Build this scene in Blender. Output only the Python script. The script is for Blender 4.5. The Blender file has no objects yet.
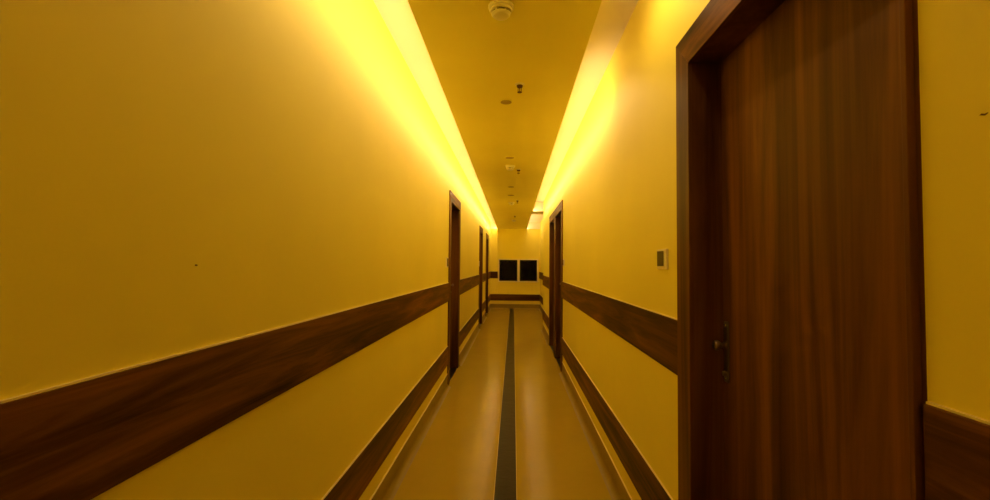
import bpy, bmesh, math, random
from mathutils import Vector, Matrix
random.seed(4)
S = bpy.context.scene
COL = S.collection

# ------------------------------------------------------------------ sizes (metres)
XL, XR, XR2 = -0.722, 0.620, 0.828      # left wall, right wall, right wall past the jog
Y0, YE, YJ = -3.6, 13.8, 9.22           # behind the camera, end wall, jog in the right wall
HC, HP = 2.68, 2.48                     # ceiling, dropped panel
PL, PR = -0.513, 0.406                  # edges of the dropped panel
T = 0.17                                # wall thickness
RB, RT = 0.937, 1.140                   # upper rail
BB, BT = 0.245, 0.443                   # lower rail
CV = 0.137                              # coved skirting height
DH = 2.172                              # top of door casing
CW = 0.115                              # casing width

# ------------------------------------------------------------------ materials
def nodes(name):
    m = bpy.data.materials.new(name); m.use_nodes = True
    nt = m.node_tree
    b = nt.nodes['Principled BSDF']
    return m, nt, b

def mapping(nt, scale, rot=(0, 0, 0)):
    tc = nt.nodes.new('ShaderNodeTexCoord'); mp = nt.nodes.new('ShaderNodeMapping')
    mp.inputs['Scale'].default_value = scale; mp.inputs['Rotation'].default_value = rot
    nt.links.new(tc.outputs['Object'], mp.inputs['Vector'])
    return mp

def noise(nt, mp, scale, detail=4, rough=.5, dist=0):
    n = nt.nodes.new('ShaderNodeTexNoise')
    n.inputs['Scale'].default_value = scale; n.inputs['Detail'].default_value = detail
    n.inputs['Roughness'].default_value = rough; n.inputs['Distortion'].default_value = dist
    nt.links.new(mp.outputs[0], n.inputs['Vector'])
    return n

def ramp(nt, src, stops):
    r = nt.nodes.new('ShaderNodeValToRGB')
    e = r.color_ramp.elements
    while len(e) < len(stops): e.new(.5)
    for k, (p, c) in zip(e, stops):
        k.position = p; k.color = (*c, 1)
    nt.links.new(src, r.inputs[0])
    return r

def bump(nt, b, src, strength, dist=.01):
    bp = nt.nodes.new('ShaderNodeBump')
    bp.inputs['Strength'].default_value = strength; bp.inputs['Distance'].default_value = dist
    nt.links.new(src, bp.inputs['Height']); nt.links.new(bp.outputs[0], b.inputs['Normal'])

def plain(name, c, rough=.5, metal=0, var=.06, sc=6):
    m, nt, b = nodes(name)
    mp = mapping(nt, (1, 1, 1)); n = noise(nt, mp, sc)
    lo = tuple(x * (1 - var) for x in c); hi = tuple(min(1, x * (1 + var)) for x in c)
    r = ramp(nt, n.outputs['Fac'], [(.3, lo), (.7, hi)])
    nt.links.new(r.outputs[0], b.inputs['Base Color'])
    b.inputs['Roughness'].default_value = rough; b.inputs['Metallic'].default_value = metal
    return m, nt, b

def paint(name, c, rough, bmp=.12):
    m, nt, b = plain(name, c, rough, 0, .035, 1.3)
    mp = mapping(nt, (1, 1, 1)); n = noise(nt, mp, 140, 3)
    bump(nt, b, n.outputs['Fac'], bmp, .002)
    b.inputs['Specular IOR Level'].default_value = .3
    return m

def wood(name, axis, dark, mid, light, rough=.42, across=7, fig=.5):
    """laminate, grain running along axis 0/1/2"""
    m, nt, b = nodes(name)
    sc = [across] * 3; sc[axis] = across / 15
    mp = mapping(nt, tuple(sc))
    n1 = noise(nt, mp, 1.0, 5, .62, .9)
    sc2 = [70, 70, 70]; sc2[axis] = 1.3
    mp2 = mapping(nt, tuple(sc2)); n2 = noise(nt, mp2, 1.0, 3, .5, .3)
    sc3 = [2.2, 2.2, 2.2]; sc3[axis] = .5
    mp3 = mapping(nt, tuple(sc3)); n3 = noise(nt, mp3, 1.0, 2, .5, 0)
    ma = nt.nodes.new('ShaderNodeMath'); ma.operation = 'MULTIPLY_ADD'
    nt.links.new(n2.outputs['Fac'], ma.inputs[0]); ma.inputs[1].default_value = .12
    nt.links.new(n1.outputs['Fac'], ma.inputs[2])
    mb = nt.nodes.new('ShaderNodeMath'); mb.operation = 'MULTIPLY_ADD'
    nt.links.new(n3.outputs['Fac'], mb.inputs[0]); mb.inputs[1].default_value = fig
    nt.links.new(ma.outputs[0], mb.inputs[2])
    r = ramp(nt, mb.outputs[0], [(.385 + fig * .5 - .02, dark), (.535 + fig * .5, mid), (.735 + fig * .5, light)])
    nt.links.new(r.outputs[0], b.inputs['Base Color'])
    b.inputs['Roughness'].default_value = rough
    b.inputs['Specular IOR Level'].default_value = .10
    bump(nt, b, n2.outputs['Fac'], .06, .001)
    return m

WALL = (.92, .83, .14)
M = {}
M['wall'] = paint('yellow_wall_paint', WALL, .5)
M['ceiling'] = paint('ceiling_paint', (.90, .83, .76), .7, .04)
M['panel'] = paint('dropped_ceiling_paint', (.92, .83, .18), .6, .04)
dk, md, lt = (.036, .0125, .003), (.094, .036, .008), (.195, .080, .016)
M['wood_z'] = wood('walnut_laminate_upright', 2, dk, md, lt)
M['wood_y'] = wood('walnut_laminate_lengthwise', 1, (.022, .008, .002), (.094, .036, .008), (.23, .092, .018), .42, 15, .3)
M['wood_x'] = wood('walnut_laminate_crosswise', 0, dk, md, lt)
M['leaf'] = wood('walnut_veneer_leaf', 2, (.040, .014, .003), (.102, .038, .006), (.215, .086, .013))
M['metal'] = plain('satin_steel', (.30, .25, .19), .28, 1)[0]
M['chrome'] = plain('bright_screw', (.85, .80, .70), .15, 1)[0]
M['brass'] = plain('dull_brass', (.30, .22, .13), .34, 1)[0]
M['white'] = plain('white_plastic', (.85, .80, .62), .4)[0]
M['cream'] = plain('cream_bead', (.86, .76, .42), .5)[0]
M['frame'] = plain('white_aluminium', (.86, .80, .60), .35)[0]
M['seam'] = plain('pale_weld', (.60, .47, .14), .5)[0]
M['dark'] = plain('dark_plastic', (.03, .022, .02), .3)[0]
M['grille'] = plain('dusty_grille', (.42, .31, .10), .6)[0]
M['granite'] = plain('dark_granite', (.02, .016, .014), .3, 0, .5, 60)[0]
M['nail'] = plain('rusty_nail', (.10, .045, .02), .6, .5)[0]
# floor vinyl: satin, gently rippled
def vinyl(name, c, rough, var=.10, spec=.28):
    m, nt, b = nodes(name)
    mp = mapping(nt, (1, 1, 1)); n = noise(nt, mp, 2.2, 5, .6)
    r = ramp(nt, n.outputs['Fac'], [(.3, tuple(x * (1 - var) for x in c)), (.7, tuple(x * (1 + var) for x in c))])
    nt.links.new(r.outputs[0], b.inputs['Base Color'])
    n3 = noise(nt, mp, 7, 4, .6)
    r3 = ramp(nt, n3.outputs['Fac'], [(.3, (rough - .03,) * 3), (.7, (rough + .03,) * 3)])
    nt.links.new(r3.outputs[0], b.inputs['Roughness'])
    mp2 = mapping(nt, (13, 17, 13)); n2 = noise(nt, mp2, 1.0, 2, .5, .8)
    bump(nt, b, n2.outputs['Fac'], .35, .0045)
    b.inputs['Specular IOR Level'].default_value = spec
    return m
M['floor'] = vinyl('ochre_vinyl_floor', (.45, .335, .035), .15, .04, .10)
M['cove'] = vinyl('ochre_vinyl_coving', (.29, .215, .035), .40, .05)
M['stripe'] = vinyl('dark_vinyl_stripe', (.024, .016, .003), .33, .04, .10)
# window glass and LED
m, nt, b = nodes('window_glass')
b.inputs['Base Color'].default_value = (.9, .93, .95, 1); b.inputs['Roughness'].default_value = .03
b.inputs['Transmission Weight'].default_value = 1; b.inputs['IOR'].default_value = 1.22
b.inputs['Specular IOR Level'].default_value = .15
M['glass'] = m
LED = (1.0, .70, .36)
m, nt, b = nodes('led_tape_glow')
b.inputs['Base Color'].default_value = (.9, .85, .6, 1)
b.inputs['Emission Color'].default_value = (*LED, 1); b.inputs['Emission Strength'].default_value = 3
M['led'] = m

# ------------------------------------------------------------------ mesh helpers
def bx(bm, x0, x1, y0, y1, z0, z1):
    x0, x1 = min(x0, x1), max(x0, x1); y0, y1 = min(y0, y1), max(y0, y1)
    v = [bm.verts.new((x, y, z)) for z in (z0, z1) for y in (y0, y1) for x in (x0, x1)]
    for f in ((0, 2, 3, 1), (4, 5, 7, 6), (0, 1, 5, 4), (2, 6, 7, 3), (0, 4, 6, 2), (1, 3, 7, 5)):
        bm.faces.new([v[i] for i in f])

def lathe(bm, prof, n=40, o=(0, 0, 0), rot=None):
    """prof: (radius, z) pairs; closed at both ends"""
    rings = []
    for r, z in prof:
        ring = []
        for i in range(n):
            a = 2 * math.pi * i / n
            p = Vector((r * math.cos(a), r * math.sin(a), z))
            if rot: p = rot @ p
            ring.append(bm.verts.new(p + Vector(o)))
        rings.append(ring)
    for a, c in zip(rings, rings[1:]):
        for i in range(n):
            bm.faces.new((a[i], a[(i + 1) % n], c[(i + 1) % n], c[i]))
    bm.faces.new(list(reversed(rings[0]))); bm.faces.new(rings[-1])

def obj(name, bm, mat, parent=None, loc=(0, 0, 0), bevel=0, smooth=False, seg=2):
    bmesh.ops.recalc_face_normals(bm, faces=bm.faces[:])
    me = bpy.data.meshes.new(name); bm.to_mesh(me); bm.free()
    if mat: me.materials.append(M[mat])
    o = bpy.data.objects.new(name, me); COL.objects.link(o)
    o.location = loc
    if parent: o.parent = parent
    if bevel:
        mo = o.modifiers.new('bevel', 'BEVEL'); mo.width = bevel; mo.segments = seg
        mo.limit_method = 'ANGLE'; mo.angle_limit = math.radians(40)
    if smooth:
        for p in me.polygons: p.use_smooth = True
        mo = o.modifiers.new('es', 'EDGE_SPLIT'); mo.split_angle = math.radians(35)
    return o

def boxes(name, bl, mat, parent=None, loc=(0, 0, 0), bevel=0):
    bm = bmesh.new()
    for q in bl: bx(bm, *q)
    return obj(name, bm, mat, parent, loc, bevel)

def empty(name, loc):
    o = bpy.data.objects.new(name, None); COL.objects.link(o)
    o.location = loc; o.empty_display_size = .1
    return o

def tag(o, label, cat, group=None, kind=None):
    o['label'] = label; o['category'] = cat
    if group: o['group'] = group
    if kind: o['kind'] = kind
    return o

# ------------------------------------------------------------------ doors (side, outer near y, outer far y, near casing width)
DOORS = [
    ('R', 0.700, 1.700, .010, 'large dark walnut door with round knob on a long steel plate, nearest on the right wall'),
    ('R', 5.690, 6.695, CW, 'narrow-looking walnut door, nearer of the side-by-side pair on the right wall'),
    ('R', 6.697, 7.700, CW, 'farther door of the walnut pair on the right wall, before the wall steps back'),
    ('L', 4.950, 5.950, CW, 'dark walnut door nearest the camera on the left wall'),
    ('L', 9.380, 10.330, CW, 'middle dark door of the three along the left wall'),
    ('L', 11.640, 12.660, CW, 'last dark door on the left wall, closest to the end window'),
]
DOORS = [(d[0], .700 if d[1] == .700 else d[1] * (.979 if d[0] == 'R' else .982), d[2] * (.979 if d[0] == 'R' else .982), *d[3:]) for d in DOORS]
LN = .018   # lining thickness

def walls_with_doors(name, side, x, ya, yb, doors, label):
    s = 1 if side == 'R' else -1
    bl = []; y = ya
    holes = []
    for d in doors:
        a, c = d[1] + d[3], d[2] - CW
        a -= LN; c += LN
        holes.append((a, c))
    for a, c in holes:
        bl.append((x, x + s * T, y, a, 0, HC)); bl.append((x, x + s * T, a, c, DH - CW + LN, HC)); y = c
    bl.append((x, x + s * T, y, yb, 0, HC))
    w = boxes(name, bl, 'wall')
    tag(w, label, 'wall', kind='structure')
    return w

walls_with_doors('wall_left', 'L', XL, Y0, YE, [d for d in DOORS if d[0] == 'L'],
                 'long plain yellow painted wall filling the left side of the corridor')
wr = walls_with_doors('wall_right', 'R', XR, Y0, YJ, [d for d in DOORS if d[0] == 'R'],
                      'yellow painted right wall holding the big walnut door and the door pair')
boxes('plaster_skim', [(XR - .0025, XR, Y0 + .01, .606, RT + .008, HC - .001)], 'wall', wr)
w = boxes('wall_right', [(XR2, XR2 + T, YJ, YE, 0, HC)], 'wall')
tag(w, 'short yellow wall stepped back on the right, between the door pair and the end wall', 'wall', kind='structure')
# end wall with window opening, and the shallow pier at its left
WX0, WX1, WZ0, WZ1 = -.478, .770, .815, 1.542
w = boxes('wall_end', [(XL - T, WX0, YE, YE + T, 0, HC), (WX1, XR2 + T, YE, YE + T, 0, HC),
                       (WX0, WX1, YE, YE + T, 0, WZ0), (WX0, WX1, YE, YE + T, WZ1, HC)], 'wall')
tag(w, 'yellow end wall of the corridor around the black window', 'wall', kind='structure')
YP = YE - .10
w = boxes('trim_pier', [(XL, WX0 - .012, YP, YE, CV + .0, HP)], 'wall')
w.name = 'trim_1'
tag(w, 'shallow pale pier on the end wall, left of the window', 'wall pier', kind='structure')
w = boxes('wall_back', [(XL - T, XR + T, Y0 - T, Y0, 0, HC)], 'wall')
tag(w, 'plain yellow wall closing the corridor behind the camera', 'wall', kind='structure')

# ------------------------------------------------------------------ floor
fl = boxes('floor', [(XL - T, XR2 + T, Y0 - T, YE + T, -.08, 0)], 'floor')
tag(fl, 'glossy ochre vinyl corridor floor with a dark centre stripe', 'floor', kind='structure')
boxes('centre_stripe', [(-.102, .026, Y0, YE - .04, 0, .0015)], 'stripe', fl)
for x in (-.1045, .0285):
    boxes('weld_seam', [(x - .002, x + .002, Y0, YE - .04, 0, .0018)], 'seam', fl)

# ------------------------------------------------------------------ ceiling
c = boxes('ceiling', [(XL - T, XR2 + T, Y0 - T, YE + T, HC, HC + .1)], 'ceiling')
tag(c, 'upper ceiling lit inside the two light coves', 'ceiling', kind='structure')
def pedge(side, y):   # the panel is not quite parallel to the walls
    return (-.458 - .0040 * y) if side == 'L' else (.366 + .0030 * y)
bm = bmesh.new()
for i0, z0, z1 in ((0, HP, HP + .014),):
    v = [bm.verts.new((pedge(sd, y) + (i0 if sd == 'L' else -i0), y, z)) for z in (z0, z1) for sd, y in (('L', Y0), ('R', Y0), ('R', YE), ('L', YE))]
    for q in ((3, 2, 1, 0), (4, 5, 6, 7), (0, 1, 5, 4), (1, 2, 6, 5), (2, 3, 7, 6), (3, 0, 4, 7)): bm.faces.new([v[k] for k in q])
c = obj('ceiling', bm, 'panel')
boxes('panel_upstand', [(-.415, .335, Y0, YE, HP + .014, HC)], 'panel', c)
tag(c, 'long dropped ceiling panel running between the light coves', 'ceiling', kind='structure')
c = boxes('trim_2', [(.39, XR2, YJ + .04, YJ + .58, HP, HC)], 'ceiling')
tag(c, 'short ceiling beam crossing the right light cove', 'ceiling beam', kind='structure')
c = boxes('trim_3', [(XL, PL, YE - .05, YE, HP, HC)], 'ceiling')
tag(c, 'boxed end of the left light cove above the pale pier', 'cove end', kind='structure')
c = boxes('trim_4', [(PR, XR2, YE - .05, YE, HP, HC)], 'ceiling')
tag(c, 'boxed end of the right light cove above the end wall', 'cove end', kind='structure')

# ------------------------------------------------------------------ rails and coving along the walls
TH = .011
trim_n = [5]
def rail(side, x, ya, yb, where):
    s = -1 if side == 'R' else 1      # direction into the corridor
    for zb, zt, nm in ((RB, RT, 'upper wood rail'), (BB, BT, 'lower wood rail')):
        o = boxes('trim_%d' % trim_n[0], [(x, x + s * TH, ya, yb, zb, zt)], 'wood_y', bevel=.0015)
        tag(o, '%s of dark walnut board %s' % (nm, where), 'wall rail', 'wood rails on the walls', 'structure')
        boxes('sealant_bead', [(x, x + s * .007, ya, yb, zt, zt + .0035)], 'cream', o)
        boxes('sealant_bead', [(x, x + s * .004, ya, yb, zb - .003, zb)], 'cream', o)
        trim_n[0] += 1
def cove_prof(bm, x, s, ya, yb):
    pts = [(0, 0), (0, CV), (.004, CV), (.004, .045)]
    for i in range(1, 9):
        a = math.pi / 2 * i / 8
        pts.append((.004 + .04 * (1 - math.cos(a)), .045 - .0445 * math.sin(a)))
    pts.append((.046, 0))
    A = [bm.verts.new((x + s * p, ya, z)) for p, z in pts]; B = [bm.verts.new((x + s * p, yb, z)) for p, z in pts]
    n = len(pts)
    for i in range(n): bm.faces.new((A[i], A[(i + 1) % n], B[(i + 1) % n], B[i]))
    bm.faces.new(A); bm.faces.new(list(reversed(B)))
bb = [0]
def coving(side, x, ya, yb, where):
    s = -1 if side == 'R' else 1
    bm = bmesh.new(); cove_prof(bm, x, s, ya, yb)
    o = obj('baseboard_' + {'L': 'left', 'R': 'right'}[side], bm, 'cove', smooth=True)
    tag(o, 'coved vinyl skirting %s' % where, 'skirting', 'coved skirting', 'structure')
    boxes('cap_strip', [(x, x + s * .007, ya, yb, CV, CV + .006)], 'cream', o)
SEG = [('L', XL, Y0, DOORS[3][1], 'on the left wall before its first door'),
       ('L', XL, DOORS[3][2], DOORS[4][1], 'on the left wall between its first and middle doors'),
       ('L', XL, DOORS[4][2], DOORS[5][1], 'on the left wall between its middle and last doors'),
       ('L', XL, DOORS[5][2], YP, 'on the left wall past its last door'),
       ('R', XR, Y0, DOORS[0][1] - .013, 'at the right edge, nearer than the big walnut door'),
       ('R', XR, DOORS[0][2], DOORS[1][1], 'on the right wall between the big door and the door pair'),
       ('R', XR, DOORS[2][2], YJ, 'on the right wall just past the door pair'),
       ('R', XR2, YJ, YE, 'on the stepped-back stretch of right wall')]
for sgm in SEG:
    rail(*sgm); coving(*sgm)
# end wall
o = boxes('trim_%d' % trim_n[0], [(XL, WX0 - .012, YP - TH, YP, RB, RT)], 'wood_x', bevel=.0015); trim_n[0] += 1
tag(o, 'short upper wood rail across the pale pier left of the window', 'wall rail', 'wood rails on the walls', 'structure')
boxes('sealant_bead', [(XL, WX0 - .012, YP - .008, YP, RT, RT + .006)], 'cream', o)
boxes('trim_lower_pier', [(XL, WX0 - .012, YP, YE, 0, CV)], 'cove').name = 'trim_%d' % trim_n[0]
o = bpy.data.objects['trim_%d' % trim_n[0]]; trim_n[0] += 1
tag(o, 'vinyl base under the pale pier left of the window', 'skirting', kind='structure')
o = boxes('trim_%d' % trim_n[0], [(WX1 + .03, XR2, YE - TH, YE, RB, RT)], 'wood_x', bevel=.0015); trim_n[0] += 1
tag(o, 'tiny upper wood rail right of the end window', 'wall rail', 'wood rails on the walls', 'structure')
o = boxes('trim_%d' % trim_n[0], [(XL, XR2, YP - TH, YP, BB, BT)], 'wood_x', bevel=.0015)
# board stands on the pier and runs level across the boxed-out lower wall
tag(o, 'lower wood rail running straight across the end wall under the window', 'wall rail', 'wood rails on the walls', 'structure')
boxes('sealant_bead', [(XL, XR2, YP - .008, YP, BT, BT + .006)], 'cream', o)
trim_n[0] += 1
o = boxes('trim_%d' % trim_n[0], [(WX0 - .012, XR2, YP, YE, 0, BT + .004)], 'wall'); trim_n[0] += 1
tag(o, 'low yellow boxed-out plinth under the end window', 'plinth', kind='structure')
bm = bmesh.new(); cove_prof(bm, 0, 1, 0, XR2 - XL)
o = obj('baseboard_end', bm, 'cove', smooth=True)
o.matrix_world = Matrix.Translation((XL, YP, 0)) @ Matrix.Rotation(-math.pi / 2, 4, 'Z')
tag(o, 'coved vinyl skirting along the end wall', 'skirting', 'coved skirting', 'structure')
boxes('cap_strip', [(0, .007, 0, XR2 - XL, CV, CV + .006)], 'cream', o)

# ------------------------------------------------------------------ doors
def make_door(i, side, ya, yb, cn, label):
    s = 1 if side == 'R' else -1      # away from the corridor
    x = XR if side == 'R' else XL
    yc = (ya + yb) / 2
    root = empty('door_%d' % i, (x, yc, 0))
    tag(root, label, 'door', kind='structure')
    a, c = ya - yc, yb - yc
    ia, ic = a + cn, c - CW           # clear opening
    zt = DH - CW
    P = -.013 * s                     # casing stands proud
    def prism(nm, poly, mat):          # mitred board: outline in the wall plane, standing P proud
        bm = bmesh.new()
        A = [bm.verts.new((P, y, z)) for y, z in poly]; B = [bm.verts.new((0, y, z)) for y, z in poly]
        bm.faces.new(A); bm.faces.new(list(reversed(B)))
        for k in range(4): bm.faces.new((A[k], A[(k + 1) % 4], B[(k + 1) % 4], B[k]))
        obj(nm, bm, mat, root, bevel=.0012)
    prism('casing_stile', [(a, 0), (ia, 0), (ia, zt), (a, DH)], 'wood_z')
    prism('casing_stile', [(ic, 0), (c, 0), (c, DH), (ic, zt)], 'wood_z')
    prism('casing_head', [(ia, zt), (ic, zt), (c, DH), (a, DH)], 'wood_y')
    boxes('door_lining', [(0, s * .15, ia - LN, ia, 0, zt), (0, s * .15, ic, ic + LN, 0, zt),
                          (0, s * .15, ia - LN, ic + LN, zt, zt + LN)], 'wood_z', root, bevel=.001)
    boxes('threshold', [(0, s * .14, ia, ic, 0, .004)], 'granite', root)
    lf = boxes('door_leaf', [(s * .099, s * .137, ia + .003, ic - .003, .008, zt - .003)], 'leaf', root, bevel=.002)
    # stop strip behind the leaf closes the gap
    boxes('door_stop', [(s * .137, s * .15, ia, ia + .03, .004, zt), (s * .137, s * .15, ic - .03, ic, .004, zt),
                        (s * .137, s * .15, ia, ic, zt - .03, zt)], 'wood_z', root)
    # furniture on the leaf, latch side = far side
    xf = s * .099; hy = ic - .034
    def out(d): return xf - s * d
    bm = bmesh.new(); bx(bm, out(0), out(.007), hy - .014, hy + .014, .955, 1.158)
    pl = obj('handle_plate', bm, 'metal', lf, bevel=.006, seg=3)
    rot = Matrix.Rotation(-s * math.pi / 2, 3, 'Y')
    bm = bmesh.new()
    lathe(bm, [(.015, 0), (.015, .003), (.008, .006), (.008, .014), (.013, .019), (.0165, .026), (.0165, .032), (.014, .038), (.008, .041)], 28, (out(.007), hy, 1.078), rot)
    obj('door_knob', bm, 'brass', lf, smooth=True)
    bm = bmesh.new()
    lathe(bm, [(.0085, 0), (.0085, .009), (.006, .011)], 20, (out(.007), hy, .985), rot)
    obj('lock_cylinder', bm, 'brass', lf, smooth=True)
    for z in (1.145, .968):
        bm = bmesh.new(); lathe(bm, [(.005, 0), (.005, .0015), (.003, .003)], 16, (out(.007), hy, z), rot)
        obj('plate_screw', bm, 'chrome', lf, smooth=True)
    return root
for i, d in enumerate(DOORS): make_door(i + 1, *d)

# ------------------------------------------------------------------ end window
win = empty('window_1', ((WX0 + WX1) / 2, YE, WZ0))
tag(win, 'black night-time window of two panes in a white frame on the end wall', 'window', kind='structure')
ww, wh = (WX1 - WX0) / 2, WZ1 - WZ0
f = .034
boxes('window_frame', [(-ww, -ww + f, -.02, .09, 0, wh), (ww - f, ww, -.02, .09, 0, wh), (-ww + f, ww - f, -.02, .09, 0, f),
                       (-ww + f, ww - f, -.02, .09, wh - f, wh)], 'frame', win, bevel=.003)
mc = .012
boxes('mullion', [(mc - .038, mc + .038, -.015, .085, f, wh - f)], 'frame', win, bevel=.003)
for a, c in ((-ww + f, mc - .038), (mc + .038, ww - f)):
    sash = boxes('sash', [(a, a + .014, .01, .05, f, wh - f), (c - .014, c, .01, .05, f, wh - f), (a, c, .01, .05, f, f + .014),
                   (a, c, .01, .05, wh - f - .014, wh - f)], 'dark', win, bevel=.002)
    boxes('pane', [(a + .012, c - .012, .028, .034, f + .012, wh - f - .012)], 'glass', sash)

# ------------------------------------------------------------------ ceiling devices (all hang from the dropped panel)
def smoke(y, x, label):
    r = empty('smoke_detector', (x, y, HP)); tag(r, label, 'smoke detector', 'smoke detectors on the ceiling panel')
    bm = bmesh.new(); lathe(bm, [(.056, 0), (.056, -.010), (.052, -.014)], 48); obj('base', bm, 'white', r, smooth=True)
    bm = bmesh.new(); lathe(bm, [(.049, -.014), (.047, -.026)], 48); obj('body', bm, 'white', r, smooth=True)
    bm = bmesh.new(); lathe(bm, [(.036, -.026), (.036, -.033)], 40); obj('sensor_vent', bm, 'dark', r)
    bm = bmesh.new(); lathe(bm, [(.042, -.033), (.042, -.037), (.034, -.046), (.016, -.050)], 48); obj('cap', bm, 'white', r, smooth=True)
    for k in range(6):
        a = k * math.pi / 3
        bm = bmesh.new()
        lathe(bm, [(.0035, -.026), (.0035, -.033)], 8, (.040 * math.cos(a), .040 * math.sin(a), 0))
        obj('vent_post', bm, 'white', r)
    return r
smoke(1.90, -.063, 'round white smoke detector cut by the top edge of the picture')
smoke(5.02, -.048, 'white smoke detector on the ceiling panel, second from the camera')
smoke(7.95, -.045, 'white smoke detector third from the camera, near the cove beam')
smoke(11.0, .000, 'farthest small smoke detector on the ceiling panel, near the end wall')

def sprinkler(y, x, label):
    r = empty('fire_sprinkler', (x, y, HP)); tag(r, label, 'sprinkler', 'sprinklers on the ceiling panel')
    bm = bmesh.new(); lathe(bm, [(.030, 0), (.030, -.002), (.024, -.007), (.014, -.009)], 40); obj('escutcheon', bm, 'white', r, smooth=True)
    bm = bmesh.new(); lathe(bm, [(.020, -.008), (.018, -.018), (.009, -.022)], 24); obj('sprinkler_body', bm, 'nail', r, smooth=True)
    bm = bmesh.new()
    for sx in (-1, 1):
        bx(bm, sx * .010 - .0018, sx * .010 + .0018, -.002, .002, -.046, -.022)
    bx(bm, -.0118, .0118, -.002, .002, -.049, -.046)
    obj('yoke', bm, 'nail', r)
    bm = bmesh.new(); lathe(bm, [(.0025, -.022), (.0025, -.047)], 10); obj('glass_bulb', bm, 'nail', r)
    bm = bmesh.new(); lathe(bm, [(.0145, -.049), (.015, -.051)], 24); obj('deflector', bm, 'nail', r)
sprinkler(2.74, .031, 'pendent sprinkler nearest the camera, beside the first ceiling speaker')
sprinkler(5.20, .052, 'small dark pendent sprinkler beside the second smoke detector')
sprinkler(7.70, .062, 'tiny pendent sprinkler beside the third smoke detector')
sprinkler(10.1, .025, 'farthest pendent sprinkler, a speck in front of the last smoke detector')

def speaker(y, x, r0, label):
    r = empty('ceiling_speaker', (x, y, HP)); tag(r, label, 'ceiling speaker', 'round flush ceiling fittings')
    bm = bmesh.new(); lathe(bm, [(r0, 0), (r0, -.002), (r0 * .84, -.004)], 40); obj('rim', bm, 'panel', r, smooth=True)
    bm = bmesh.new(); lathe(bm, [(r0 * .80, -.004), (r0 * .80, -.006)], 40); obj('grille', bm, 'grille', r)
speaker(3.03, -.060, .048, 'flat round ceiling fitting with dark centre, nearest the camera behind the first sprinkler')
speaker(4.62, -.048, .055, 'flat dark ceiling fitting just before the second smoke detector')
speaker(6.35, -.045, .055, 'faint flat ceiling fitting midway between second and third smoke detectors')
speaker(7.12, -.050, .065, 'dark flat ceiling fitting just before the third smoke detector')

# ------------------------------------------------------------------ small things on the walls
def controller(side, y0, y1, z0, z1, dy0, dy1, dz0, dz1, label):
    s = -1 if side == 'R' else 1
    x = XR if side == 'R' else XL
    r = empty('wall_controller', (x, (y0 + y1) / 2, z0)); tag(r, label, 'wall switch', 'wall controllers beside the doors')
    yc = (y0 + y1) / 2
    boxes('switch_plate', [(0, s * .012, y0 - yc, y1 - yc, 0, z1 - z0)], 'white', r, bevel=.003)
    boxes('display', [(s * .012, s * .014, dy0 - yc, dy1 - yc, dz0 - z0, dz1 - z0)], 'dark', r, bevel=.0008)
controller('R', 1.788, 1.896, 1.328, 1.412, 1.812, 1.888, 1.342, 1.404, 'pale wall controller with dark display beside the big walnut door')
controller('R', 5.37, 5.47, 1.335, 1.42, 5.395, 5.455, 1.345, 1.41, 'small dark switch beside the door pair on the right wall')
controller('L', 4.66, 4.78, 1.31, 1.42, 4.68, 4.765, 1.322, 1.408, 'small dark switch just before the first door on the left wall')
controller('L', 9.12, 9.22, 1.31, 1.42, 9.135, 9.205, 1.32, 1.41, 'tiny switch before the middle door on the left wall')
bm = bmesh.new(); lathe(bm, [(.0016, 0), (.0016, .004), (.001, .005)], 14, (0, 0, 0), Matrix.Rotation(math.pi / 2, 3, 'Y'))
o = obj('wall_nail', bm, 'nail', None, (XL, .97, 1.334)); tag(o, 'lone dark nail in the bare left wall above the rail', 'nail')
# chipped plaster at the right edge of the picture
bm = bmesh.new()
pts = [(.594, 1.545), (.598, 1.5445), (.602, 1.546), (.605, 1.5445), (.602, 1.5435), (.598, 1.542), (.595, 1.5435)]
A = [bm.verts.new((XR - .0030, y, z)) for y, z in pts]; B = [bm.verts.new((XR - .0024, y, z)) for y, z in pts]
bm.faces.new(A); bm.faces.new(list(reversed(B)))
for k in range(len(pts)): bm.faces.new((A[k], A[(k + 1) % len(pts)], B[(k + 1) % len(pts)], B[k]))
o = obj('plaster_chip', bm, 'nail', wr)

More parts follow.
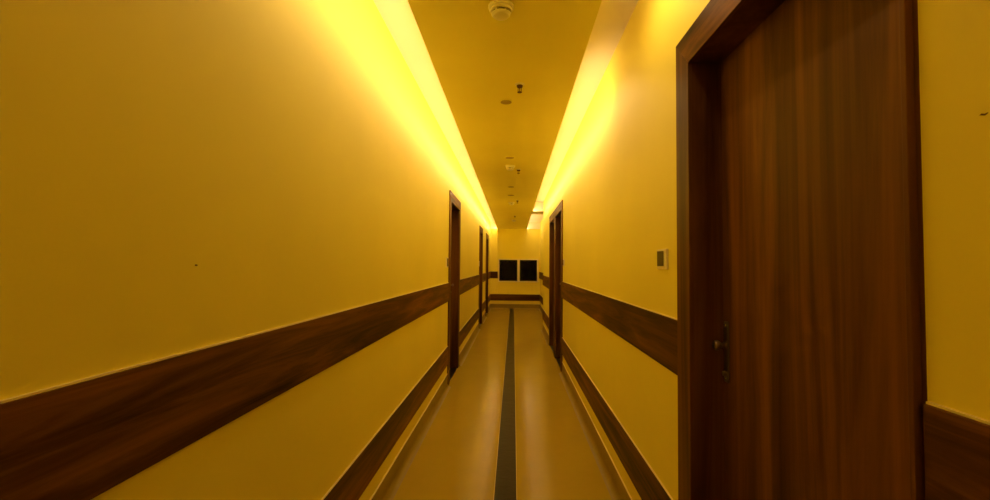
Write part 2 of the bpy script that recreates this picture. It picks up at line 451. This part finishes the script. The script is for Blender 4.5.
# ------------------------------------------------------------------ LED tapes in the coves
def led(side, ya, yb, watts_per_m, label):
    s = -1 if side == 'L' else 1
    yc = (ya + yb) / 2; L = yb - ya; x = pedge(side, yc)
    tw = math.atan(.0040) if side == 'L' else -math.atan(.0030)
    t = boxes('led_strip', [(-.005, .005, -L / 2, L / 2, 0, .003)], 'led', None, (x - s * .010, yc, HP + .014))
    t.rotation_euler = (0, 0, tw)
    tag(t, label, 'led strip light', 'led strips in the light coves')
    Rt = Matrix.Rotation(tw, 3, 'Z')
    def lamp(nm, power, nz, loc):
        ld = bpy.data.lights.new(nm, 'AREA'); ld.shape = 'RECTANGLE'
        ld.size = L; ld.size_y = .012; ld.energy = power * L; ld.color = LED
        lo = bpy.data.objects.new(nm, ld); COL.objects.link(lo)
        nz = Rt @ nz; zx = Rt @ Vector((0, 1, 0)); zz = -nz; zy = zz.cross(zx)
        m = Matrix((zx, zy, zz)).transposed().to_4x4(); m.translation = loc
        lo.matrix_world = m
    ta = math.radians(TILT)
    lamp('cove_light', watts_per_m, Vector((s * math.cos(ta), 0, math.sin(ta))), Vector((x + s * .008, yc, HP + .012)))
    # the same tape also throws light up onto the cove ceiling
    lamp('cove_uplight', watts_per_m * (.7 if ya > YJ + .5 else .10), Vector((0, 0, 1)), Vector((x - s * .010, yc, HP + .021)))
TILT = -19
W = 2.95
led('L', .95, YE - .06, W, 'long warm led strip along the left edge of the ceiling panel')
led('R', .95, 1.95, W * .8, 'short warm led strip in the right cove above the big door')
led('R', 2.75, YJ + .02, W, 'long warm led strip along the right edge of the ceiling panel')
led('R', YJ + .60, YE - .06, W * .55, 'warm led strip in the right cove past the ceiling beam')

led('L', Y0 + .1, -.6, W * .45, 'added unseen fill strip in the left cove behind the camera')  # strips behind the camera are added, unseen fill for the near walls
led('R', Y0 + .1, -.6, W * .45, 'added unseen fill strip in the right cove behind the camera')

# ------------------------------------------------------------------ night outside
wd = bpy.data.worlds.new('night'); S.world = wd; wd.use_nodes = True
bg = wd.node_tree.nodes['Background']; bg.inputs[0].default_value = (.05, .06, .09, 1); bg.inputs[1].default_value = .004

# ------------------------------------------------------------------ camera
cd = bpy.data.cameras.new('camera'); cam = bpy.data.objects.new('camera', cd); COL.objects.link(cam)
cd.sensor_width = 36; cd.lens = 16; cd.clip_start = .02
yw, pt, rl = math.radians(2.424), math.radians(1.970), math.radians(.5)
F = Vector((-math.sin(yw) * math.cos(pt), math.cos(yw) * math.cos(pt), math.sin(pt)))
R0 = Vector((math.cos(yw), math.sin(yw), 0)); U0 = R0.cross(F)
Rr = R0 * math.cos(rl) + U0 * math.sin(rl); Ur = -R0 * math.sin(rl) + U0 * math.cos(rl)
m = Matrix((Rr, Ur, -F)).transposed().to_4x4(); m.translation = Vector((0, 0, 1.34))
cam.matrix_world = m
S.camera = cam
S.cycles.max_bounces = 16; S.cycles.diffuse_bounces = 10; S.cycles.sample_clamp_indirect = 4
S.cycles.use_denoising = True
try: S.cycles.denoiser = 'OPENIMAGEDENOISE'
except Exception: pass
vs = S.view_settings
vs.view_transform = 'Standard'; vs.look = 'None'; vs.gamma = 1; vs.use_curve_mapping = False; vs.exposure = 0
